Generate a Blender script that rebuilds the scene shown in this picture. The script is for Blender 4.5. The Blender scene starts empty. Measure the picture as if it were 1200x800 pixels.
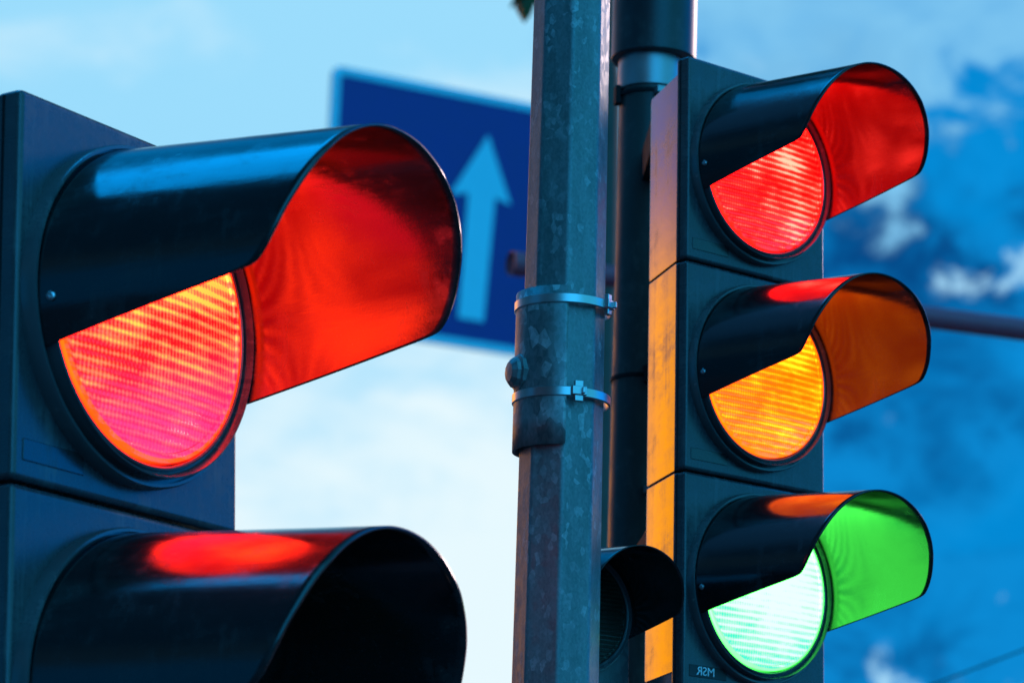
import bpy, bmesh, math, random
from mathutils import Vector, Matrix
random.seed(7)
PI = math.pi
S = bpy.context.scene
C = S.collection

# ------------------------------------------------------------------ camera numbers
FPX, PITCH, CAMZ = 3702.0, 0.24516, 1.6
def at(px, py, Y):
    """world point seen at photo pixel (1200x800) on the plane y = Y (used to measure the place)"""
    a = (px-600)/FPX; b = (400-py)/FPX
    d = Vector((a, math.cos(PITCH)-b*math.sin(PITCH), math.sin(PITCH)+b*math.cos(PITCH)))
    return Vector((0, 0, CAMZ)) + d*(Y/d.y)

# ------------------------------------------------------------------ object helpers
def props(o, label=None, cat=None, group=None, kind=None):
    if label: o['label'] = label
    if cat: o['category'] = cat
    if group: o['group'] = group
    if kind: o['kind'] = kind
    return o
def empty(name, M, **k):
    o = bpy.data.objects.new(name, None); C.objects.link(o); o.matrix_world = M
    o.empty_display_size = .1
    return props(o, **k)
def obj(name, bm, mat, parent=None, smooth=True, bevel=0, solid=0, autosmooth=40):
    bmesh.ops.recalc_face_normals(bm, faces=bm.faces)
    me = bpy.data.meshes.new(name); bm.to_mesh(me); bm.free()
    if smooth:
        me.polygons.foreach_set('use_smooth', [True]*len(me.polygons))
    me.materials.append(mat)
    o = bpy.data.objects.new(name, me); C.objects.link(o)
    if parent: o.parent = parent
    if solid:
        m = o.modifiers.new('s', 'SOLIDIFY'); m.thickness = solid; m.offset = 0; m.use_even_offset = True
    if bevel:
        m = o.modifiers.new('b', 'BEVEL'); m.width = bevel; m.segments = 3; m.limit_method = 'ANGLE'; m.angle_limit = math.radians(30)
        m.harden_normals = True
    elif smooth and autosmooth:
        me.set_sharp_from_angle(angle=math.radians(autosmooth))
    return o
def add_hexa(bm, pts):
    """pts: 8 corners, bottom ring 0-3, top ring 4-7"""
    v = [bm.verts.new(p) for p in pts]
    for f in ((0,1,2,3),(4,5,6,7),(0,1,5,4),(1,2,6,5),(2,3,7,6),(3,0,4,7)):
        bm.faces.new([v[i] for i in f])
def add_box(bm, x0, x1, y0, y1, z0, z1, M=None):
    p = [Vector(c) for c in ((x0,y0,z0),(x1,y0,z0),(x1,y1,z0),(x0,y1,z0),(x0,y0,z1),(x1,y0,z1),(x1,y1,z1),(x0,y1,z1))]
    if M: p = [M @ c for c in p]
    add_hexa(bm, p)
def add_lathe(bm, prof, n=96, axis='z', closed=False, M=None):
    rings = []
    for (r, h) in prof:
        ring = []
        for k in range(n):
            a = 2*PI*k/n
            p = Vector((r*math.cos(a), r*math.sin(a), h))
            ring.append(bm.verts.new(M @ p if M else p))
        rings.append(ring)
    m = len(rings)
    for i in range(m if closed else m-1):
        A, B = rings[i], rings[(i+1) % m]
        for k in range(n):
            bm.faces.new((A[k], A[(k+1) % n], B[(k+1) % n], B[k]))
    return rings
def frame_z(a, b):
    """matrix whose z axis runs a -> b, origin a"""
    z = (b-a).normalized(); q = Vector((0, 0, 1)).rotation_difference(z)
    return Matrix.Translation(a) @ q.to_matrix().to_4x4(), (b-a).length
def add_tube(bm, pts, rad, n=16, caps=True):
    rings = []
    for i, p in enumerate(pts):
        t = (pts[min(i+1, len(pts)-1)] - pts[max(i-1, 0)]).normalized()
        q = Vector((0, 0, 1)).rotation_difference(t)
        r = rad[i] if isinstance(rad, (list, tuple)) else rad
        rings.append([bm.verts.new(p + q @ Vector((r*math.cos(2*PI*k/n), r*math.sin(2*PI*k/n), 0))) for k in range(n)])
    for A, B in zip(rings, rings[1:]):
        for k in range(n):
            bm.faces.new((A[k], A[(k+1) % n], B[(k+1) % n], B[k]))
    if caps:
        bm.faces.new(rings[0]); bm.faces.new(rings[-1])

# ------------------------------------------------------------------ node helpers
class NT:
    def __init__(s, nt): s.t = nt
    def n(s, typ, **kw):
        x = s.t.nodes.new(typ)
        for k, v in kw.items(): setattr(x, k, v)
        return x
    def put(s, sock, v):
        if isinstance(v, bpy.types.NodeSocket): s.t.links.new(v, sock)
        else: sock.default_value = v
    def m(s, op, a, b=0.0, c=None, clamp=False):
        x = s.n('ShaderNodeMath', operation=op, use_clamp=clamp)
        s.put(x.inputs[0], a); s.put(x.inputs[1], b)
        if c is not None: s.put(x.inputs[2], c)
        return x.outputs[0]
    def sm(s, v, a, b, lo=0., hi=1.):
        x = s.n('ShaderNodeMapRange', interpolation_type='SMOOTHSTEP')
        s.put(x.inputs[0], v)
        for i, q in enumerate((a, b, lo, hi)): s.put(x.inputs[i+1], q)
        return x.outputs[0]
    def mix(s, f, a, b, typ='MIX'):
        x = s.n('ShaderNodeMix', data_type='RGBA', blend_type=typ)
        x.clamp_factor = True
        s.put(x.inputs[0], f)
        for i, v in ((6, a), (7, b)):
            if not isinstance(v, bpy.types.NodeSocket) and len(v) == 3: v = (*v, 1)
            s.put(x.inputs[i], v)
        return x.outputs[2]
    def noise(s, vec, scale, detail=4., rough=.5, dist=0., dim='3D'):
        x = s.n('ShaderNodeTexNoise', noise_dimensions=dim)
        if vec is not None: s.put(x.inputs['Vector'], vec)
        x.inputs['Scale'].default_value = scale; x.inputs['Detail'].default_value = detail
        x.inputs['Roughness'].default_value = rough; x.inputs['Distortion'].default_value = dist
        return x.outputs['Fac']
    def map(s, vec, scale=(1,1,1), loc=(0,0,0), rot=(0,0,0)):
        x = s.n('ShaderNodeMapping'); s.put(x.inputs[0], vec)
        x.inputs['Location'].default_value = loc; x.inputs['Rotation'].default_value = rot; x.inputs['Scale'].default_value = scale
        return x.outputs[0]
    def xyz(s, vec):
        x = s.n('ShaderNodeSeparateXYZ'); s.put(x.inputs[0], vec); return x.outputs
    def comb(s, a, b, c):
        x = s.n('ShaderNodeCombineXYZ')
        for i, v in enumerate((a, b, c)): s.put(x.inputs[i], v)
        return x.outputs[0]
def new_mat(name):
    m = bpy.data.materials.new(name); m.use_nodes = True
    t = NT(m.node_tree); b = m.node_tree.nodes['Principled BSDF']
    return m, t, b
def bump(t, b, h, strength, dist=.002):
    x = t.n('ShaderNodeBump'); x.inputs['Strength'].default_value = strength; x.inputs['Distance'].default_value = dist
    t.put(x.inputs['Height'], h); t.put(b.inputs['Normal'], x.outputs[0])
def objco(t): return t.n('ShaderNodeTexCoord').outputs['Object']

def plastic(name, base, dust, r0, r1, spec=.5, bumpy=.04, scale=1., streak=0.):
    m, t, b = new_mat(name); co = objco(t)
    n1 = t.noise(co, 9*scale, 5, .6); n2 = t.noise(t.map(co, (1, 1, .25)), 60*scale, 4, .65); n3 = t.noise(co, 420*scale, 2, .5)
    run = t.noise(t.map(co, (1, .05, .6)), 85*scale, 4, .6)                    # rain runs down the surface
    d = t.m('ADD', t.m('MULTIPLY', t.sm(n1, .42, .72), t.sm(n2, .35, .7)), t.m('MULTIPLY', t.sm(run, .49, .68), t.sm(n1, .38, .62, .0, .8)))
    speck = t.m('MULTIPLY', t.sm(n3, .66, .74), .6)
    t.put(b.inputs['Base Color'], t.mix(t.m('ADD', d, speck, clamp=True), base, dust))
    t.put(b.inputs['Roughness'], t.m('ADD', t.m('ADD', t.m('MULTIPLY', n2, r1-r0), r0), t.m('MULTIPLY', d, .12)))
    b.inputs['Specular IOR Level'].default_value = spec
    hgt = t.m('ADD', t.m('MULTIPLY', n1, .7), t.m('ADD', t.m('MULTIPLY', n3, .14), t.m('MULTIPLY', n2, .2)))
    if streak: hgt = t.m('ADD', hgt, t.m('MULTIPLY', t.noise(t.map(co, (1, 1, .10)), 32, 5, .6, .3), streak))     # scuffs drawn out along the hood
    bump(t, b, hgt, bumpy, .01)
    return m
M_DOOR = plastic('door_plastic', (.042, .048, .054), (.10, .105, .108), .18, .36, .5, .05)
M_BODY = plastic('body_plastic', (.018, .02, .022), (.035, .035, .035), .13, .24, .6, .02)
M_VISOR = plastic('visor_plastic', (.009, .010, .011), (.030, .031, .032), .08, .20, .5, .03, 1., 1.2)
M_RING = plastic('ring_plastic', (.075, .080, .085), (.11, .112, .114), .12, .28, .6)
M_RUBBER = plastic('rubber', (.012, .013, .014), (.022, .022, .022), .6, .8, .15)
M_SLEEVE = plastic('black_sleeve', (.018, .02, .024), (.05, .05, .05), .3, .45, .5)
M_MAST = plastic('dark_paint', (.030, .040, .038), (.07, .08, .075), .38, .6, .5, .05)

def metal(name, base, rough, metallic=1., var=.35):
    m, t, b = new_mat(name); co = objco(t)
    n = t.noise(co, 40, 5, .6)
    t.put(b.inputs['Base Color'], t.mix(n, tuple(c*(1-var) for c in base), base))
    t.put(b.inputs['Roughness'], t.m('ADD', t.m('MULTIPLY', n, .25), rough-.12)); b.inputs['Metallic'].default_value = metallic
    return m
M_STEEL = metal('stainless', (.62, .62, .62), .32)
M_SCREW = metal('screw_steel', (.55, .56, .58), .3)
M_ARM = metal('arm_paint', (.60, .09, .13), .55, .1)

def galvanised(name, dark, light, spots, vs):
    m, t, b = new_mat(name); co = objco(t)
    v = t.n('ShaderNodeTexVoronoi', feature='F1'); t.put(v.inputs['Vector'], t.map(co, (1, 1, .62))); v.inputs['Scale'].default_value = vs
    wob = t.noise(co, 26, 4, .6)
    cell = t.xyz(v.outputs['Color'])[0]
    v2 = t.n('ShaderNodeTexVoronoi', feature='F1'); t.put(v2.inputs['Vector'], t.map(co, (1, 1, .7), (.3, .1, .7))); v2.inputs['Scale'].default_value = vs*2.7
    grain = t.xyz(v2.outputs['Color'])[1]
    stain = t.sm(t.noise(t.map(co, (1, 1, .12)), 24, 6, .65), .40, .72)
    spot = t.m('MULTIPLY', t.sm(t.m('ADD', cell, t.m('MULTIPLY', wob, .25)), spots, spots+.05), t.sm(t.noise(co, 14, 4, .6), .40, .62))
    streak = t.noise(t.map(co, (1, 1, .04)), 70, 4, .6)
    base = t.mix(t.m('ADD', t.m('MULTIPLY', cell, .30), t.m('ADD', t.m('MULTIPLY', grain, .35), t.m('MULTIPLY', t.m('SUBTRACT', streak, stain), .55)), clamp=True), dark, tuple((a+c)/2 for a, c in zip(dark, light)))
    t.put(b.inputs['Base Color'], t.mix(t.m('MULTIPLY', spot, t.m('ADD', .35, t.m('MULTIPLY', grain, .55))), base, light))
    b.inputs['Metallic'].default_value = .5
    t.put(b.inputs['Roughness'], t.m('ADD', t.m('MULTIPLY', cell, .16), t.m('ADD', .38, t.m('MULTIPLY', streak, .12))))
    bump(t, b, t.m('ADD', streak, t.m('MULTIPLY', wob, .6)), .10, .002)
    return m
M_GALV = galvanised('galvanised', (.115, .150, .150), (.40, .42, .42), .93, 150)
M_GALV2 = galvanised('galvanised_plate', (.10, .125, .125), (.55, .57, .57), .82, 78)
M_GALV3 = metal('bright_galvanised', (.45, .46, .47), .42, .8)

# ------------------------------------------------------------------ lens material (a lit prismatic lens)
def lens_mat(name, s, low, mid, hot, edge, tint=None, spots=(), tint_amt=0., strength=1., off=False):
    """s: size factor; the lens sits in local x (right), y (up)."""
    m, t, b = new_mat(name); co = t.map(objco(t), (1/s, 1/s, 1/s))
    x, y, z = t.xyz(co)
    r = t.m('SQRT', t.m('ADD', t.m('MULTIPLY', x, x), t.m('MULTIPLY', y, y)))
    wig = t.noise(co, 22, 3, .5)
    ph = t.m('FRACT', t.m('ADD', t.m('MULTIPLY', y, 78.), t.m('MULTIPLY', wig, .12)))
    band = t.m('SUBTRACT', 1., t.m('ABSOLUTE', t.m('SUBTRACT', t.m('MULTIPLY', ph, 2.), 1.)))      # 0..1 triangle per prism row
    band = t.sm(band, .25, 1.0)
    pc = t.m('FRACT', t.m('MULTIPLY', x, 165.))
    col = t.sm(t.m('ABSOLUTE', t.m('SUBTRACT', t.m('MULTIPLY', pc, 2.), 1.)), .15, .9)
    blot = t.noise(t.map(co, (1, 2.6, 1)), 11, 5, .62, .8)
    fine = t.noise(t.map(co, (1, 5, 1)), 70, 3, .6)
    gi = t.n('ShaderNodeNewGeometry'); vt = t.n('ShaderNodeVectorTransform', vector_type='VECTOR', convert_from='WORLD', convert_to='OBJECT')
    t.put(vt.inputs[0], gi.outputs['Incoming']); iu = t.m('MULTIPLY', t.xyz(vt.outputs[0])[0], -1.4)
    hotf = 0.
    for (hx, hy, sx, sy, a) in spots:
        dx = t.m('DIVIDE', t.m('SUBTRACT', x, t.m('MULTIPLY', iu, hx)), sx); dy = t.m('DIVIDE', t.m('SUBTRACT', y, hy), sy)
        g = t.m('MULTIPLY', t.m('EXPONENT', t.m('MULTIPLY', t.m('ADD', t.m('MULTIPLY', dx, dx), t.m('MULTIPLY', dy, dy)), -1.)), a)
        hotf = t.m('ADD', g, hotf)
    F = t.m('ADD', t.m('MULTIPLY', band, .50), t.m('MULTIPLY', col, .36))
    F = t.m('ADD', F, t.m('MULTIPLY', t.m('SUBTRACT', blot, .5), 2.0))
    F = t.m('ADD', F, t.m('MULTIPLY', t.m('SUBTRACT', fine, .5), .7))
    F = t.m('ADD', F, -.22)
    F = t.m('ADD', F, t.m('MULTIPLY', hotf, t.m('ADD', .62, t.m('MULTIPLY', band, .5))))
    c1 = t.mix(t.sm(F, -.05, .55), low, mid); c2 = t.mix(t.sm(F, .5, 1.15), c1, hot)
    if tint: c2 = t.mix(t.m('MULTIPLY', t.sm(t.m('SUBTRACT', y, t.m('MULTIPLY', x, .35)), -.035, -.125), tint_amt), c2, tint)
    c2 = t.mix(t.sm(r, .1555, .1562), c2, t.mix(t.noise(co, 14, 3, .6), edge, tuple(q*.55 for q in edge)))
    if not off:
        g = t.n('ShaderNodeNewGeometry'); dt = t.n('ShaderNodeVectorMath', operation='DOT_PRODUCT')     # a signal lens throws its light forward
        t.put(dt.inputs[0], g.outputs['Normal']); t.put(dt.inputs[1], g.outputs['Incoming']); dd = dt.outputs['Value']
        t.put(b.inputs['Emission Color'], c2)
        t.put(b.inputs['Emission Strength'], t.m('MULTIPLY', strength, t.m('ADD', t.sm(dd, .18, .60, .02, 1.), t.sm(dd, .80, .98, 0., .9))))
        b.inputs['Base Color'].default_value = (*[min(.5, q*.08) for q in mid], 1)
    else:
        t.put(b.inputs['Base Color'], c2)
    b.inputs['Roughness'].default_value = .18
    bump(t, b, t.m('ADD', t.m('MULTIPLY', band, .9), t.m('MULTIPLY', col, .25)), .5, .003*s)
    return m

# ------------------------------------------------------------------ traffic signal
H, W2 = .42, .193
RB, TAPER, TILT, N0, CV = .1798, -.045, .045, .0193, -.0017
LT = [(0, .318), (15, .319), (30, .318), (45, .315), (58, .308), (66, .302), (74, .294), (80, .288), (86, .280), (89, .275), (91, .270)]
CUT0, CUT1 = (-.006, -.0685), (.266, -.0095)         # straight lower cut in side view (length, height)
for i_ in range(13):
    k_ = i_/12; tt_ = CUT1[0]+(CUT0[0]-CUT1[0])*k_; ww_ = CUT1[1]+(CUT0[1]-CUT1[1])*k_
    LT.append((math.degrees(math.acos(ww_/(RB+TAPER*tt_))), tt_))
AMAX = LT[-1][0]
def Lth(a):
    a = abs(a)
    for (a0, l0), (a1, l1) in zip(LT, LT[1:]):
        if a <= a1: return l0+(l1-l0)*(a-a0)/(a1-a0)
    return LT[-1][1]
def visor_bm(s):
    bm = bmesh.new()
    angs = [-AMAX + 2*AMAX*i/240 for i in range(241)]
    ns = 30; cols = []
    # smooth profile
    raw = [Lth(a) for a in angs]
    sm = raw[:]
    for _ in range(3):
        sm = [sm[0]] + [(sm[i-1]+2*sm[i]+sm[i+1])/4 for i in range(1, 240)] + [sm[-1]]
    ct, st = math.cos(TILT), math.sin(TILT)
    for a, L in zip(angs, sm):
        c = []; th = math.radians(a)
        for j in range(ns+1):
            t = -.006 + (L+.006)*j/ns
            r = RB + TAPER*t; w = r*math.cos(th)
            c.append(bm.verts.new(Vector((r*math.sin(th), CV + w*ct - t*st, N0 + w*st*0 + t*ct + w*st))*s))
        cols.append(c)
    for A, B in zip(cols, cols[1:]):
        for j in range(ns): bm.faces.new((A[j], B[j], B[j+1], A[j+1]))
    bmesh.ops.remove_doubles(bm, verts=bm.verts, dist=1e-6)
    return bm
def lens_bm(s):
    R = .1622; prof = [(.0001, .0375)]
    for k in range(1, 33):
        r = .1500*k/32; prof.append((r, .0265 + .011*(1-(r/.15)**2)))
    prof += [(.1508, .0285), (.156, .0290), (.1605, .0275), (R, .0245), (R, .012)]
    bm = bmesh.new(); add_lathe(bm, [(r*s, h*s) for r, h in prof], 128)
    return bm
def ring_bm(s):
    prof = [(.1873, -.002), (.1873, .0150), (.1855, .0190), (.1822, .0190), (.1822, .0130), (.1775, .0130), (.1775, .0330), (.1760, .0335),
            (.1735, .0270), (.1715, .0225), (.1690, .0215), (.1682, .0255), (.1660, .0265), (.1640, .0250), (.1640, .010)]
    bm = bmesh.new(); add_lathe(bm, [(r*s, h*s) for r, h in prof], 128)
    return bm
def screw_bm(s, M, r=.0052):
    bm = bmesh.new(); q = r*s
    add_lathe(bm, [(q, -.2*q), (q, .35*q), (.8*q, .62*q), (.42*q, .75*q), (.40*q, .45*q), (.0005*q, .45*q)], 20, M=M)
    return bm
def scaled(s, *p): return Vector(p)*s
def text_bm(body, h, M):
    cu = bpy.data.curves.new('t', 'FONT'); cu.body = body; cu.size = h; cu.extrude = h*.03; cu.resolution_u = 3
    cu.align_x = 'CENTER'; cu.align_y = 'CENTER'
    o = bpy.data.objects.new('t', cu); C.objects.link(o)
    dg = bpy.context.evaluated_depsgraph_get()
    me = bpy.data.meshes.new_from_object(o.evaluated_get(dg))
    bpy.data.objects.remove(o); bpy.data.curves.remove(cu)
    bm = bmesh.new(); bm.from_mesh(me); bpy.data.meshes.remove(me)
    bmesh.ops.transform(bm, matrix=M, verts=bm.verts)
    return bm
M_PLATE = plastic('plate_black', (.010, .011, .012), (.02, .02, .02), .35, .5)
m_, t_, b_ = new_mat('printed_letters'); b_.inputs['Base Color'].default_value = (.80, .82, .84, 1); b_.inputs['Roughness'].default_value = .5; M_TEXT = m_

def signal(root, s, lenses, top_inset=.032, maker=False, depth=.154):
    n = len(lenses)
    for i, lm in enumerate(lenses):
        off = -i*H*s
        sec = empty_part('signal_section', root, (0, off, 0), s, top_inset if i == 0 else .0015, top_inset if i == n-1 else .0015, depth)
        bm = bmesh.new(); g = .0018
        add_box(bm, -W2*s, W2*s, (-H/2+g)*s, (H/2-g)*s, -.036*s, 0)
        obj('door', bm, M_DOOR, sec, bevel=.0075*s)
        bm = bmesh.new(); add_box(bm, -W2*s*1.004, W2*s*1.004, (-H/2+.006)*s, (H/2-.006)*s, -.0245*s, -.0205*s)   # gasket line in the rim
        obj('gasket', bm, M_RUBBER, sec, bevel=.001*s)
        obj('lens_ring', ring_bm(s), M_RING, sec)
        obj('visor', visor_bm(s), M_VISOR, sec, solid=.0034*s, autosmooth=50)
        lo = obj('lens', lens_bm(s), lm[0], sec, autosmooth=30); lo['label'] = lm[1]
        for a in (-96, 96):
            th = math.radians(a); d = Vector((math.sin(th), math.cos(th), 0))
            p = scaled(s, (RB+.0015)*math.sin(th), CV + (RB+.0015)*math.cos(th), .036)
            M = Matrix.Translation(p) @ Vector((0, 0, 1)).rotation_difference((d + Vector((0, 0, .55))).normalized()).to_matrix().to_4x4()
            obj('screw', screw_bm(s, M), M_SCREW, sec, autosmooth=30)
        # shallow name panel low on the door
        bm = bmesh.new()
        pm = i == 2 and maker
        add_box(bm, -.178*s, -.080*s, -.187*s, -.164*s, -.001*s, .0012*s)
        obj('name_panel', bm, M_PLATE if pm else M_BODY, sec, bevel=.001*s)
        if pm:
            T = text_bm('MSR', .0235*s, Matrix.Translation(scaled(s, -.136, -.1755, .0017)) @ Matrix.Diagonal((-1.12, 1, 1, 1)))
            obj('lettering', T, M_TEXT, sec, smooth=False)
def empty_part(name, root, loc, s, ti, bi, depth):
    """the drafted shell behind the door: the section's own mesh"""
    bm = bmesh.new()
    u0, u1, n0, n1 = .189*s, (.189-.073*depth/.154)*s, -.034*s, -(.036+depth)*s
    v1, v0 = (H/2-ti)*s, (-H/2+bi)*s
    rings = []
    for (u, nn) in ((u0, n0), (u1, n1), (u1*.93, n1-.010*s)):
        k = .012*s if nn < n1-.001 else 0
        rings.append([bm.verts.new(p) for p in ((-u, v0+k, nn), (u, v0+k, nn), (u, v1-k, nn), (-u, v1-k, nn))])
    for A, B in zip(rings, rings[1:]):
        for j in range(4): bm.faces.new((A[j], A[(j+1) % 4], B[(j+1) % 4], B[j]))
    bm.faces.new(rings[0]); bm.faces.new(rings[-1])
    o = obj(name, bm, M_BODY, root, bevel=.002*s); o.location = loc
    return o
def pose(yaw, tau, rho, fx, fz, d, k):
    u = Vector((math.cos(yaw), math.sin(yaw), 0)); n = Vector((math.sin(yaw), -math.cos(yaw), 0)); v = Vector((0, 0, 1))
    R = Matrix((u, v, n)).transposed()
    R = Matrix.Rotation(rho, 3, 'Y') @ R @ Matrix.Rotation(tau, 3, 'X')
    d *= k
    T = Vector((fx*d, 0, 0)) + d*Vector((0, math.cos(PITCH), math.sin(PITCH))) + fz*d*Vector((0, -math.sin(PITCH), math.cos(PITCH))) + Vector((0, 0, CAMZ))
    return Matrix.Translation(T) @ R.to_4x4()

SR = 2/3
L_RED = lens_mat('lens_red_large', 1, (8., .006, .016), (15., .23, .095), (32., .80, .10), (12., .17, .006), (11., .03, .24),
                 [(.075, .065, .075, .042, 1.5), (-.01, .055, .05, .05, 1.0), (-.07, .0, .05, .045, .7), (.06, -.06, .05, .03, .3)], .72)
L_AMB_OFF = lens_mat('lens_amber_unlit', 1, (.05, .025, .004), (.09, .045, .006), (.12, .06, .01), (.06, .03, .004), off=True)
L_GRN_OFF = lens_mat('lens_green_unlit', 1, (.004, .04, .02), (.006, .07, .035), (.01, .09, .05), (.004, .05, .02), off=True)
R_RED = lens_mat('lens_red_small', SR, (5., .001, .002), (9., .045, .025), (26., .70, .45), (11., .03, .012), None,
                 [(.06, .03, .045, .035, 1.2), (-.055, .01, .04, .025, .75), (.09, -.09, .035, .05, .7), (.0, -.07, .06, .02, .25)])
R_AMB = lens_mat('lens_amber_small', SR, (3.2, .20, .001), (4.4, .52, .004), (7., 1.15, .02), (4., .36, .002), None,
                 [(.075, .055, .05, .035, 1.1), (-.06, .01, .05, .03, .6), (.03, -.10, .08, .02, .3)])
R_GRN = lens_mat('lens_green_small', SR, (.04, 5., .6), (.45, 7.5, .72), (.85, 12., 1.05), (.5, 8., .7), None,
                 [(.02, .03, .15, .13, 2.3)])

PL = pose(1.02366, -.00914, -.00899, -.12004, .0073, 3.4097, 1)
PR = pose(.70642, .0112, .01395, .07767, .05259, 6.3503, SR)
sigL = empty('traffic_light', PL, label='large dark traffic light showing red, nearest on the left, its lower hood unlit', cat='traffic light', group='traffic lights facing right')
signal(sigL, 1., [(L_RED, 'glowing red ribbed lens with yellow and pink patches'), (L_AMB_OFF, 'unlit amber lens'), (L_GRN_OFF, 'unlit green lens')], top_inset=.012)
sigR = empty('traffic_light', PR, label='traffic light with red, amber and green all glowing, right of the steel pole', cat='traffic light', group='traffic lights facing right')
signal(sigR, SR, [(R_RED, 'glowing red ribbed lens'), (R_AMB, 'glowing amber ribbed lens'), (R_GRN, 'glowing green ribbed lens, almost white')], maker=True)
# small unlit repeater lamp between the two poles
SP = .43
M_OFFL = lens_mat('lens_repeater_unlit', SP, (.012, .018, .012), (.02, .03, .02), (.03, .04, .03), (.02, .03, .02), off=True)
u = at(676, 717, 3.98)
PP = Matrix.Translation(u) @ pose(math.radians(33.6), 0, .012, 0, 0, 1, 1).to_3x3().to_4x4()
sigP = empty('repeater_light', PP, label='small unlit black repeater light with round hood, half hidden behind the steel pole', cat='traffic light')
signal(sigP, SP, [(M_OFFL, 'dark unlit lens')], depth=.02)

# ------------------------------------------------------------------ poles
def ground_hit(a, b):   # extend b->a line down to z=0 / up to z
    d = (a-b); return d
def on_line(a, b, z): return a + (b-a)*((z-a.z)/(b.z-a.z))

# galvanised octagonal pole in front
YG = 3.75
g1, g0 = at(670.5, 0, YG), at(650.6, 800, YG)
def gal_r(z):   # circumradius grows towards the ground
    r1, r0 = 46.5/FPX*3.86, 52.8/FPX*3.76
    return r1 + (r0-r1)*(g1.z-z)/(g1.z-g0.z)*.85
gal = empty('galvanised_pole', Matrix.Translation(on_line(g1, g0, 0)), label='grey galvanised eight-sided steel pole with two metal bands', cat='pole')
gb = gal.matrix_world.translation
def oct_ring(z, k=1.0, off=0.0):
    c = on_line(g1, g0, z); r = gal_r(z)*k
    return [c - gb + Vector((r*math.sin(math.radians(2+45*j)), -r*math.cos(math.radians(2+45*j)), 0)) for j in range(8)]
bm = bmesh.new(); zs = [.02, 1.0, 2.0, 3.0, 4.0, 5.2]; rings = [[bm.verts.new(p) for p in oct_ring(z)] for z in zs]
for A, B in zip(rings, rings[1:]):
    for k in range(8): bm.faces.new((A[k], A[(k+1) % 8], B[(k+1) % 8], B[k]))
bm.faces.new(rings[-1])
obj('shaft', bm, M_GALV, gal, bevel=.004)
bm = bmesh.new(); add_lathe(bm, [(.16, .0), (.16, .02), (.075, .02), (.072, .03)], 40); bm.faces.new(bm.verts[:40])
obj('base_plate', bm, M_GALV3, gal)
bm = bmesh.new(); add_lathe(bm, [(.062, -.01), (.062, .012), (.03, .028), (.0005, .03)], 32, M=Matrix.Translation(on_line(g1, g0, 5.2)-gb)); obj('pole_cap', bm, M_RUBBER, gal)
# half sleeve plate clamped on the pole's left side
def gz(py): return at(660, py, YG-.06).z
zt, zb = gz(333), gz(519)
cs = on_line(g1, g0, (zt+zb)/2) - gb
ax = (g1-g0).normalized(); Ms = Matrix.Translation(cs) @ Vector((0, 0, 1)).rotation_difference(ax).to_matrix().to_4x4()
hh = (zt-zb)/2
bm = bmesh.new(); RS = 55/FPX*3.8; cols = []
for i in range(49):
    a = math.radians(6 - 178*i/48); cols.append([bm.verts.new(Ms @ Vector((RS*math.sin(a)-.0015, -RS*math.cos(a), -hh+2*hh*j/6))) for j in range(7)])
for A, B in zip(cols, cols[1:]):
    for j in range(6): bm.faces.new((A[j], B[j], B[j+1], A[j+1]))
obj('clamp_plate', bm, M_GALV2, gal, solid=.003)
def strap(py, ab, wide):
    z0 = at(660, py, YG-.06).z; c = on_line(g1, g0, z0) - gb + Vector((-.0012, 0, 0))
    M = Matrix.Translation(c) @ Vector((0, 0, 1)).rotation_difference(ax).to_matrix().to_4x4()
    R = 56.5/FPX*3.8; h = .0062
    bm = bmesh.new(); add_lathe(bm, [(R, -h), (R+.0022, -h*.8), (R+.0022, h*.8), (R, h)], 72, closed=True, M=M)
    st = obj('band', bm, M_STEEL, gal, autosmooth=50)
    bm = bmesh.new(); a = math.radians(ab)
    F = M @ Matrix.Rotation(a, 4, 'Z') @ Matrix.Translation((0, -R-.003, 0))
    add_box(bm, -wide*.55, wide*.55, -.003, .003, -.013, .013, F)
    add_box(bm, -wide*.95, wide*.95, -.0055, .0015, -.0055, .0055, F)
    add_box(bm, wide*.2, wide*.6, -.010, -.003, -.004, .004, F)
    obj('buckle', bm, M_STEEL, gal, bevel=.0012)
strap(348, 62, .009); strap(457, 19, .010)
# hinge bolt on the plate's left edge
zk = at(606, 428, YG-.06).z
ck = on_line(g1, g0, zk) - gb
Mk = Matrix.Translation(ck) @ Matrix.Rotation(math.radians(-68), 4, 'Z') @ Matrix.Rotation(math.radians(90), 4, 'X')
bm = bmesh.new(); q = RS
add_lathe(bm, [(.023, q-.004), (.023, q+.004), (.019, q+.0055), (.0185, q+.010), (.012, q+.015), (.0005, q+.016)], 10, M=Mk)
obj('hinge_bolt', bm, M_GALV2, gal, autosmooth=20)

# dark round mast behind
YM = 4.42
m1, m0 = at(763, 60, YM), at(751, 540, YM)
RM = 36/FPX*4.55
mast = empty('signal_mast', Matrix.Translation(on_line(m1, m0, 0)), label='dark green round mast with black top sleeve, behind the three-colour light', cat='pole')
mb = mast.matrix_world.translation; axm = (m1-m0).normalized()
def mp(z): return on_line(m1, m0, z) - mb
def mframe(z): return Matrix.Translation(mp(z)) @ Vector((0, 0, 1)).rotation_difference(axm).to_matrix().to_4x4()
zsl = at(763, 72, YM).z
bm = bmesh.new(); add_tube(bm, [mp(0), mp(1.5), mp(3), mp(zsl+.1)], RM, 64); obj('shaft', bm, M_MAST, mast)
bm = bmesh.new(); add_lathe(bm, [(RM, -.0), (51/FPX*4.55, .0), (51/FPX*4.55, 1.3), (RM, 1.34), (.001, 1.35)], 64, M=mframe(zsl) @ Matrix.Translation((.004, 0, 0))); obj('top_sleeve', bm, M_SLEEVE, mast, bevel=.002)
zc = at(763, 78, YM-.05).z
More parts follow.
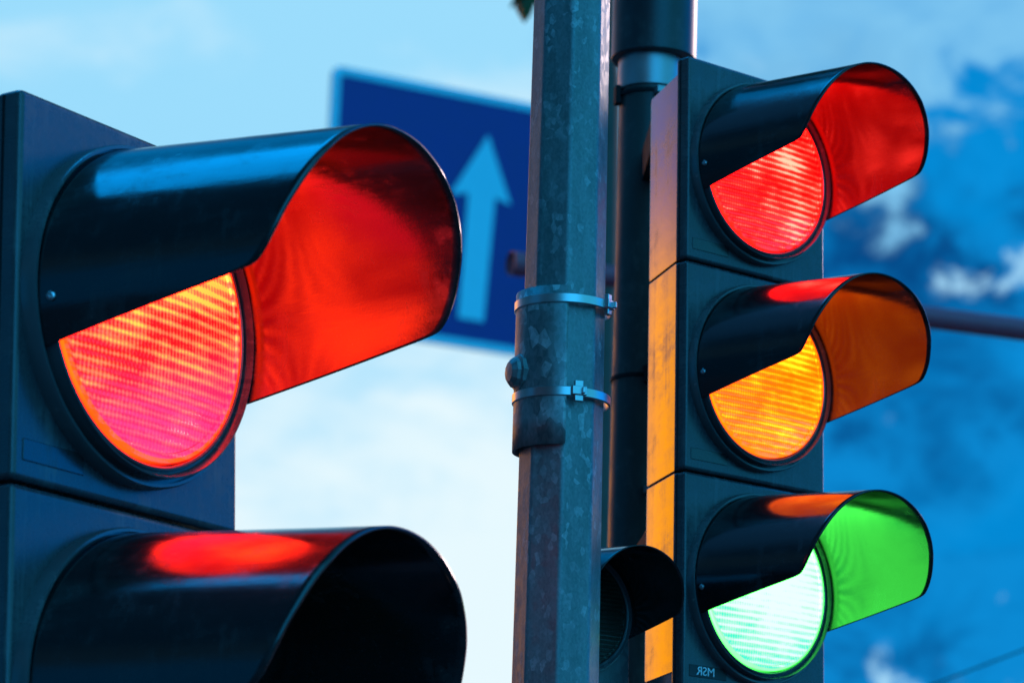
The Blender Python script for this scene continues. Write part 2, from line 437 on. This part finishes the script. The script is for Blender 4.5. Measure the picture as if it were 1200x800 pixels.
bm = bmesh.new(); add_lathe(bm, [(RM+.0006, -.024), (RM+.003, -.023), (RM+.004, .0), (RM+.003, .03), (RM+.0006, .031)], 64, closed=True, M=mframe(zc)); obj('collar', bm, M_GALV3, mast)
zb1 = at(745, 103, YM-.05).z
bm = bmesh.new(); add_lathe(bm, [(RM+.0006, -.0028), (RM+.003, -.0025), (RM+.003, .0025), (RM+.0006, .0028)], 64, closed=True, M=mframe(zb1)); obj('band', bm, M_RUBBER, mast)
bm = bmesh.new(); F = mframe(zb1) @ Matrix.Rotation(math.radians(-78), 4, 'Z') @ Matrix.Translation((0, -RM-.004, 0)); add_box(bm, -.008, .008, -.005, .005, -.014, .014, F); obj('buckle', bm, M_RUBBER, mast, bevel=.0015)
# brackets that carry the light: steel block over a black arm, at the top and low down
def bracket(px, py, dz):
    z = at(px, py, YM-.06).z
    c = on_line(m1, m0, z) - mb
    tgt = (PR @ Vector((-.045, -dz, -.125))) - mb
    d = Vector((tgt.x-c.x, tgt.y-c.y, 0)); L = d.length; d.normalize()
    F = Matrix.Translation(c) @ d.to_track_quat('X', 'Z').to_matrix().to_4x4()
    bm = bmesh.new(); add_box(bm, RM*.3, L, -.014, .010, -.046, -.004, F); obj('mounting_arm', bm, M_RUBBER, mast, bevel=.002)
    F = mframe(at(765, py-69, YM-.06).z) @ Matrix.Rotation(math.radians(22), 4, 'Z')
    bm = bmesh.new(); add_box(bm, -.014, .014, -RM-.014, -RM*.5, -.005, .006, F); obj('clamp_block', bm, M_GALV3, mast, bevel=.0015)
bracket(765, 172, 0.0)
zb2 = at(740, 437, YM-.05).z
bm = bmesh.new(); add_lathe(bm, [(RM+.0006, -.0028), (RM+.0025, -.0025), (RM+.0025, .0025), (RM+.0006, .0028)], 64, closed=True, M=mframe(zb2)); obj('band', bm, M_RUBBER, mast)
bm = bmesh.new(); F = mframe(zb2) @ Matrix.Rotation(math.radians(8), 4, 'Z') @ Matrix.Translation((0, -RM-.004, 0)); add_box(bm, -.007, .007, -.006, .005, -.013, .013, F); obj('buckle', bm, M_RUBBER, mast, bevel=.0015)
bracket(757, 640, 2*H*SR)
# a second pole farther back with a long level arm, running off to the right
YA = 7.6
pa = at(742, 327, YA)
can = empty('cantilever_pole', Matrix.Translation((pa.x, pa.y, 0)), label='brownish round arm reaching across behind the lights, its post hidden behind them', cat='pole')
cb = can.matrix_world.translation; dA = Vector((math.cos(math.radians(26)), math.sin(math.radians(26)), 0))
def armpt(px):
    k = (px-600)/FPX; lo, hi = -4., 14.
    for _ in range(60):
        q = (lo+hi)/2; p = pa + dA*q; fw = p.y*math.cos(PITCH) + (p.z-CAMZ)*math.sin(PITCH)
        if p.x/fw < k: lo = q
        else: hi = q
    return pa + dA*q
a0, a1 = armpt(601), armpt(1340)
RA = 12.6/FPX*7.9
bm = bmesh.new(); add_tube(bm, [a0-cb, (a0+a1)/2-cb, a1-cb], [RA*.98, RA*1.04, RA*1.12], 40); obj('arm', bm, M_ARM, can)
bm = bmesh.new(); F, L = frame_z(a0-cb, a1-cb)
add_lathe(bm, [(RA*1.12, -.006), (RA*1.12, .03), (RA*.9, .032), (RA*.9, -.004)], 40, closed=True, M=F); obj('end_cap', bm, M_ARM, can)
bm = bmesh.new(); add_tube(bm, [Vector((0, 0, 0)), Vector((0, 0, pa.z+.08))], .038, 32); obj('post', bm, M_ARM, can)

# post carrying the large left light (behind it)
pc = PL @ Vector((0, 0, -.30))
lp = empty('signal_post', Matrix.Translation((pc.x, pc.y, 0)), label='dark round post behind the large red light, hidden by its housing', cat='pole')
bm = bmesh.new(); add_tube(bm, [Vector((0, 0, 0)), Vector((0, 0, pc.z+.10))], .055, 48); obj('shaft', bm, M_MAST, lp)
for dz in (-.05, -2*H+.05):
    b = PL @ Vector((0, dz, -.195)); b -= lp.location; c = Vector((0, 0, b.z)); d = b-c; L = d.length
    F = Matrix.Translation(c) @ d.to_track_quat('X', 'Z').to_matrix().to_4x4()
    bm = bmesh.new(); add_box(bm, .03, L, -.03, .03, -.03, .03, F); obj('mounting_arm', bm, M_RUBBER, lp, bevel=.003)

# ------------------------------------------------------------------ blue road sign
YS = 24.
def simple(name, col, rough=.45, var=.12, sc=6., spec=.5):
    m, t, b = new_mat(name); n = t.noise(objco(t), sc, 5, .6)
    t.put(b.inputs['Base Color'], t.mix(n, tuple(c*(1-var) for c in col), tuple(min(1, c*(1+var)) for c in col)))
    t.put(b.inputs['Roughness'], t.m('ADD', rough-.08, t.m('MULTIPLY', n, .16))); b.inputs['Specular IOR Level'].default_value = spec
    return m
M_BLUE = simple('sign_blue', (.002, .010, .22), .4)
M_WHITE = simple('sign_white', (.22, .82, .92), .45, .05)
M_BACK = metal('sign_back', (.4, .4, .42), .45)
scn = at(548, 256, YS)
yaw = math.radians(27)
Rz = Matrix.Rotation(math.radians(2.0), 3, 'Y') @ Matrix((Vector((math.cos(yaw), math.sin(yaw), 0)), Vector((0, 0, 1)), Vector((math.sin(yaw), -math.cos(yaw), 0)))).transposed()
sgn = empty('road_sign', Matrix.Translation(scn) @ Rz.to_4x4(), label='blue rectangular road sign with a white arrow pointing up, behind the red hood', cat='road sign')
ks = YS*1.03/FPX
SWd, SHt = 162*ks/math.cos(yaw), 152*ks/.97
def rrect(w, h, r, n=8):
    o = []
    for cx, cy, a0_ in ((w-r, h-r, 0), (-w+r, h-r, 90), (-w+r, -h+r, 180), (w-r, -h+r, 270)):
        for i in range(n+1):
            a = math.radians(a0_+90*i/n); o.append((cx+r*math.cos(a), cy+r*math.sin(a)))
    return o
def prism(bm, poly, z0, z1):
    A = [bm.verts.new((x, y, z0)) for x, y in poly]; B = [bm.verts.new((x, y, z1)) for x, y in poly]
    bm.faces.new(A[::-1]); bm.faces.new(B)
    for i in range(len(A)): bm.faces.new((A[i], A[(i+1) % len(A)], B[(i+1) % len(A)], B[i]))
bm = bmesh.new(); prism(bm, rrect(SWd, SHt, .075), -.03, 0); obj('sign_panel', bm, M_BLUE, sgn, smooth=False)
bm = bmesh.new(); o_, i_ = rrect(SWd+.004, SHt+.004, .079), rrect(SWd-.062, SHt-.062, .03)
for (a, b) in ((o_, i_),):
    va = [[bm.verts.new((x, y, z)) for x, y in q] for q, z in ((o_, -.034), (o_, .006), (i_, .006), (i_, .001))]
    for A, B in zip(va, va[1:]):
        for k in range(len(A)): bm.faces.new((A[k], A[(k+1) % len(A)], B[(k+1) % len(A)], B[k]))
obj('border', bm, M_WHITE, sgn, smooth=False)
kx, ky = ks/math.cos(yaw), ks/.97
ax0 = 13*kx
ar = [(ax0+x*kx, y*ky) for x, y in ((3, 104), (36, 25), (17, 30), (15, -119), (-15, -119), (-15, 30), (-36, 25))]
ar = [(x + .045*y, y) for x, y in ar]
bm = bmesh.new(); prism(bm, ar, .001, .005); obj('arrow', bm, M_WHITE, sgn, smooth=False)
pw = at(672, 256, YS+.25)
Mi = sgn.matrix_world.inverted()
bm = bmesh.new(); add_tube(bm, [Mi @ Vector((pw.x, pw.y+.12, 0)), Mi @ Vector((pw.x, pw.y+.12, pw.z+.5))], .06, 24); obj('post', bm, M_BACK, sgn)
bm = bmesh.new()
for yy in (-SHt*.5, SHt*.5): add_box(bm, -SWd*.8, SWd*.95, yy-.03, yy+.03, -.075, -.035)
obj('back_rail', bm, M_BACK, sgn, bevel=.004)

# ------------------------------------------------------------------ overhead wire
w0, w1 = at(1050, 818, 8.), at(1320, 715, 8.6)
bm = bmesh.new(); pts = [w0 + (w1-w0)*k for k in [-4 + i*.4 for i in range(31)]]
pts = [p + Vector((0, 0, .0012*(i-11)**2*.15)) for i, p in enumerate(pts)]
add_tube(bm, pts, .0024, 8)
wire = obj('overhead_wire', bm, M_RUBBER); props(wire, 'thin dark overhead wire sloping across the sky at lower right', 'wire')

# ------------------------------------------------------------------ street tree: crown above the frame, one twig hanging into it
YT = 9.
tb = at(688, 800, YT); tb.z = 0
tree = empty('street_tree', Matrix.Translation(tb), label='green leafy street tree whose twig tip hangs in at the top', cat='tree')
M_BARK = simple('bark', (.09, .065, .045), .85, .5, 14.)
mL, tL, bL = new_mat('leaf'); cL = objco(tL); nL = tL.noise(cL, 3., 3, .6)
tL.put(bL.inputs['Base Color'], tL.mix(tL.sm(nL, .35, .65), (.025, .06, .012), (.07, .12, .02))); bL.inputs['Roughness'].default_value = .5
bm = bmesh.new()
tr = [Vector((0, 0, 0)), Vector((.02, .02, 1.6)), Vector((-.02, .04, 3.2)), Vector((.02, 0, 4.6)), Vector((.0, .05, 6.0)), Vector((.1, 0, 7.6))]
add_tube(bm, tr, [.15, .12, .105, .09, .06, .02], 20); obj('trunk', bm, M_BARK, tree)
bm = bmesh.new(); tips = []
for k in range(26):
    z = random.uniform(4.9, 7.3); a = k*2.399; L = random.uniform(.8, 1.7)*(1 - .35*(z-4.9)/2.4)
    p0 = Vector((0, .02, z)); p1 = p0 + Vector((math.cos(a)*L*.5, math.sin(a)*L*.5, .42)); p2 = p0 + Vector((math.cos(a)*L, math.sin(a)*L, .55 + random.uniform(0, .35)))
    add_tube(bm, [p0, p1, p2], [.035, .02, .006], 8); tips += [p1, (p1+p2)/2, p2, p2]
tip = at(612, 24, YT) - tb
tw = [Vector((0, .0, 5.25)), Vector((-.13, -.02, 5.55)), Vector((tip.x+.01, 0, 5.50)), Vector((tip.x+.005, 0, tip.z+.05))]
add_tube(bm, tw, [.02, .013, .007, .003], 8); obj('branch', bm, M_BARK, tree)
def leaf(bm, p, d, size):
    d = d.normalized(); sd = d.cross(Vector((random.gauss(0, 1), random.gauss(0, 1), random.gauss(0, 1)))).normalized(); up = d.cross(sd)
    prof = [(0, 0), (.25, .26), (.55, .3), (.8, .16), (1, 0)]
    mid = [bm.verts.new(p + d*size*t - up*size*.10*math.sin(t*3)) for t, _ in prof]
    for sg in (1, -1):
        ed = [bm.verts.new(p + d*size*t + sd*sg*size*w + up*size*.08) for t, w in prof[1:-1]]
        bm.faces.new((mid[0], mid[1], ed[0])); bm.faces.new((mid[1], mid[2], ed[1], ed[0])); bm.faces.new((mid[2], mid[3], ed[2], ed[1])); bm.faces.new((mid[3], mid[4], ed[2]))
bm = bmesh.new()
for tp in tips:
    for _ in range(26):
        p = tp + Vector((random.gauss(0, .24), random.gauss(0, .24), abs(random.gauss(.05, .24))))
        leaf(bm, p, Vector((random.gauss(0, 1), random.gauss(0, 1), random.gauss(-.5, .6))), random.uniform(.09, .15))
for (px, py, dx, dy, sz) in ((612, -16, .05, -1, .115), (609, -10, -.35, -.6, .06), (619, -4, .9, -.55, .05), (606, -25, -.9, -.6, .07), (618, -26, .8, -.4, .07)):
    leaf(bm, at(px, py, YT)-tb, Vector((dx, .15, dy)), sz)
obj('foliage', bm, mL, tree)

# ------------------------------------------------------------------ ground
mG, tG, bG = new_mat('asphalt'); cG = objco(tG)
tG.put(bG.inputs['Base Color'], tG.mix(tG.noise(cG, 30, 6, .7), (.035, .036, .038), (.07, .07, .07))); bG.inputs['Roughness'].default_value = .85
bump(tG, bG, tG.noise(cG, 140, 3, .6), .4, .01)
bm = bmesh.new()
v = [bm.verts.new((1500*math.cos(2*PI*k/64), 1500*math.sin(2*PI*k/64), 0)) for k in range(64)]; bm.faces.new(v)
props(obj('ground', bm, mG, smooth=False), kind='structure')

# ------------------------------------------------------------------ world: Nishita sky, cloud deck, dusk glow low on the left, added light patches out of frame
SUN_AZ, SUN_EL = math.radians(35), math.radians(19)
w = bpy.data.worlds.new('World'); S.world = w; w.use_nodes = True
t = NT(w.node_tree); bg = w.node_tree.nodes['Background']
sky = t.n('ShaderNodeTexSky', sky_type='NISHITA', sun_disc=False); sky.sun_elevation = SUN_EL; sky.sun_rotation = SUN_AZ
dirn = t.n('ShaderNodeTexCoord').outputs['Generated']
x, y, z = t.xyz(dirn)
az = t.m('MULTIPLY', t.m('ARCTAN2', x, y), 180/PI); el = t.m('MULTIPLY', t.m('ARCSINE', z), 180/PI)
STR = .1
def lum(c, k=1.): return tuple(v*k/STR for v in c)
base = t.mix(1., sky.outputs[0], (.05, .55, 1.5), 'MULTIPLY')
base = t.mix(.75, base, lum((.0, .20, .63)))
nbig = t.noise(t.map(dirn, (1, 1, 1.7), (3.1, .4, 1.2)), 9, 6, .55, .4)
nmid = t.noise(t.map(dirn, (1, 1, 1.5), (.3, 2.4, .2)), 26, 7, .6, .5)
nfin = t.noise(t.map(dirn, (1, 1, 1.3), (7.3, .4, 4.2)), 60, 5, .6, .3)
# torn storm cloud: dark undersides, brighter blue gaps
nst = t.noise(t.map(dirn, (1, 1, 1.5), (5.3, 1.4, .2)), 12, 12, .60, .6)
nst2 = t.noise(t.map(dirn, (1, 1, 1.3), (2.3, 8.4, 3.2)), 34, 12, .62, .5)
mot = t.m('ADD', t.m('MULTIPLY', nst, .58), t.m('MULTIPLY', nst2, .42))
low = t.m('MULTIPLY', t.m('SUBTRACT', 15., el), .014)
dk = t.sm(t.m('ADD', mot, low), .405, .555)
blue = t.mix(dk, lum((.0, .24, .64)), lum((.001, .058, .225)))
blue = t.mix(t.m('MULTIPLY', t.sm(t.m('SUBTRACT', mot, low), .60, .47), t.sm(nst2, .35, .6, .2, .8)), blue, lum((.004, .30, .76)))
# pale veil in the higher sky, ragged lower edge
veil = t.sm(t.m('ADD', el, t.m('MULTIPLY', t.m('SUBTRACT', mot, .5), 18.)), 16.9, 18.3)
blue = t.mix(t.m('MULTIPLY', veil, t.sm(nst2, .25, .72, .62, 1.0)), blue, lum((.22, .58, .89)))
# torn white cloud breaks
shn = t.noise(t.map(dirn, (1, 1, 1.2), (1.7, 5.4, 2.2)), 21, 12, .60, .35)
sh = t.m('MULTIPLY', t.sm(shn, .595, .655), t.sm(el, 21, 16))
blue = t.mix(t.m('MULTIPLY', sh, t.sm(nst2, .3, .6, .55, 1.)), blue, lum((.36, .68, .93)))
# bright cloud bank to the left
edge = t.m('ADD', az, t.m('MULTIPLY', t.m('SUBTRACT', nmid, .5), 2.))
lb = t.m('MULTIPLY', t.sm(edge, 1.7, .2), t.sm(edge, -15, -11))
wh = t.sm(t.m('ADD', t.m('ADD', t.m('MULTIPLY', nbig, .75), t.m('MULTIPLY', nst, .45)), t.m('MULTIPLY', t.m('SUBTRACT', 15., el), .040)), .46, .76)
bank = t.mix(wh, lum((.33, .72, .98)), lum((.80, .95, 1.0)))
colr = t.mix(lb, blue, bank)
# higher sky ahead: clear bright azure
colr = t.mix(t.m('MULTIPLY', t.sm(el, 23, 30), .85), colr, lum((.0, .13, .40)))
# azure patches added above the frame ahead-left, reflected as highlights on the hood tops
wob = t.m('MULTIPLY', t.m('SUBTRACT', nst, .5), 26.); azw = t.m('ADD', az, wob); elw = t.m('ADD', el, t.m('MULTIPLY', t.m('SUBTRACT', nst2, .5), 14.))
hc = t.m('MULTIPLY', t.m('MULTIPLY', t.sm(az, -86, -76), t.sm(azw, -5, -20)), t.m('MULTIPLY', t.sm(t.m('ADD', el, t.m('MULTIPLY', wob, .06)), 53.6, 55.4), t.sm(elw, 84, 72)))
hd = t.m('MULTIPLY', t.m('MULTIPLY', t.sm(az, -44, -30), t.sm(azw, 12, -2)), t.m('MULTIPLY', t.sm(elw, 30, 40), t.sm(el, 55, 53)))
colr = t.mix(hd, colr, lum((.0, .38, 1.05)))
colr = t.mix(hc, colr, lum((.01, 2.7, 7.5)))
# darker blue behind and to the left; low brighter patch added for hood insides
back = t.m('MAXIMUM', t.sm(az, 145, 175), t.m('MULTIPLY', t.sm(az, -42, -70), t.m('MAXIMUM', t.sm(az, -80, -84), t.sm(el, 26, 22))))
colr = t.mix(t.m('MULTIPLY', back, .85), colr, t.mix(t.m('MULTIPLY', t.m('MULTIPLY', t.sm(az, -128, -122), t.sm(az, -97, -101)), t.sm(el, 22, 14)), lum((.002, .028, .06)), lum((.001, .20, .55))))
# broad blue light patch added on the right, outside the frame, colouring the doors
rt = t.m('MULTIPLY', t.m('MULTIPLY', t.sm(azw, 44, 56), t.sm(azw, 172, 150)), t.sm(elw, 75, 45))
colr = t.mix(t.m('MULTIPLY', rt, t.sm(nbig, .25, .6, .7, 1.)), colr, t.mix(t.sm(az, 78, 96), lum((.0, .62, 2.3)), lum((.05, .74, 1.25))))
# blue-white light patch added behind the viewer to brighten the sign
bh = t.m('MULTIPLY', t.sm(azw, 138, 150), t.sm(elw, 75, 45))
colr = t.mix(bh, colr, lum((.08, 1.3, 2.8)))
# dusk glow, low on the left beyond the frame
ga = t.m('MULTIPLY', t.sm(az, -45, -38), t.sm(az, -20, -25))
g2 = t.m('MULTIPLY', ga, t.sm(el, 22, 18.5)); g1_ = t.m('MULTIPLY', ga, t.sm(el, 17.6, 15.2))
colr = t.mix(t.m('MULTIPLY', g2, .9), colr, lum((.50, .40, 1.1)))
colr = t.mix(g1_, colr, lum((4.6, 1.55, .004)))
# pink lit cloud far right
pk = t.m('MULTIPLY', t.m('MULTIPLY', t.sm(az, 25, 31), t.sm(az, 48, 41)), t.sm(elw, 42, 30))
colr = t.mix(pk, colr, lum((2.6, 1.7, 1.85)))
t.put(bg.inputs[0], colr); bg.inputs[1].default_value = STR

sun = bpy.data.lights.new('sun', 'SUN'); sun.energy = .9; sun.angle = math.radians(11); sun.color = (1, .74, .70)
so = bpy.data.objects.new('sun', sun); C.objects.link(so)
d = Vector((math.sin(SUN_AZ)*math.cos(SUN_EL), math.cos(SUN_AZ)*math.cos(SUN_EL), math.sin(SUN_EL)))
so.rotation_euler = (-d).to_track_quat('-Z', 'Y').to_euler()

# ------------------------------------------------------------------ camera
cam = bpy.data.cameras.new('camera'); co_ = bpy.data.objects.new('camera', cam); C.objects.link(co_)
cam.sensor_width = 36; cam.lens = FPX/1200*36; cam.clip_end = 5000; cam.clip_start = .05
co_.location = (0, 0, CAMZ); co_.rotation_euler = (PI/2+PITCH, 0, 0)
cam.dof.use_dof = True; cam.dof.focus_distance = 3.75; cam.dof.aperture_fstop = 6.8
S.camera = co_
S.view_settings.view_transform = 'Standard'; S.view_settings.look = 'None'; S.view_settings.exposure = 0; S.view_settings.gamma = 1
S.cycles.use_denoising = True; S.cycles.max_bounces = 8; S.cycles.sample_clamp_indirect = 6
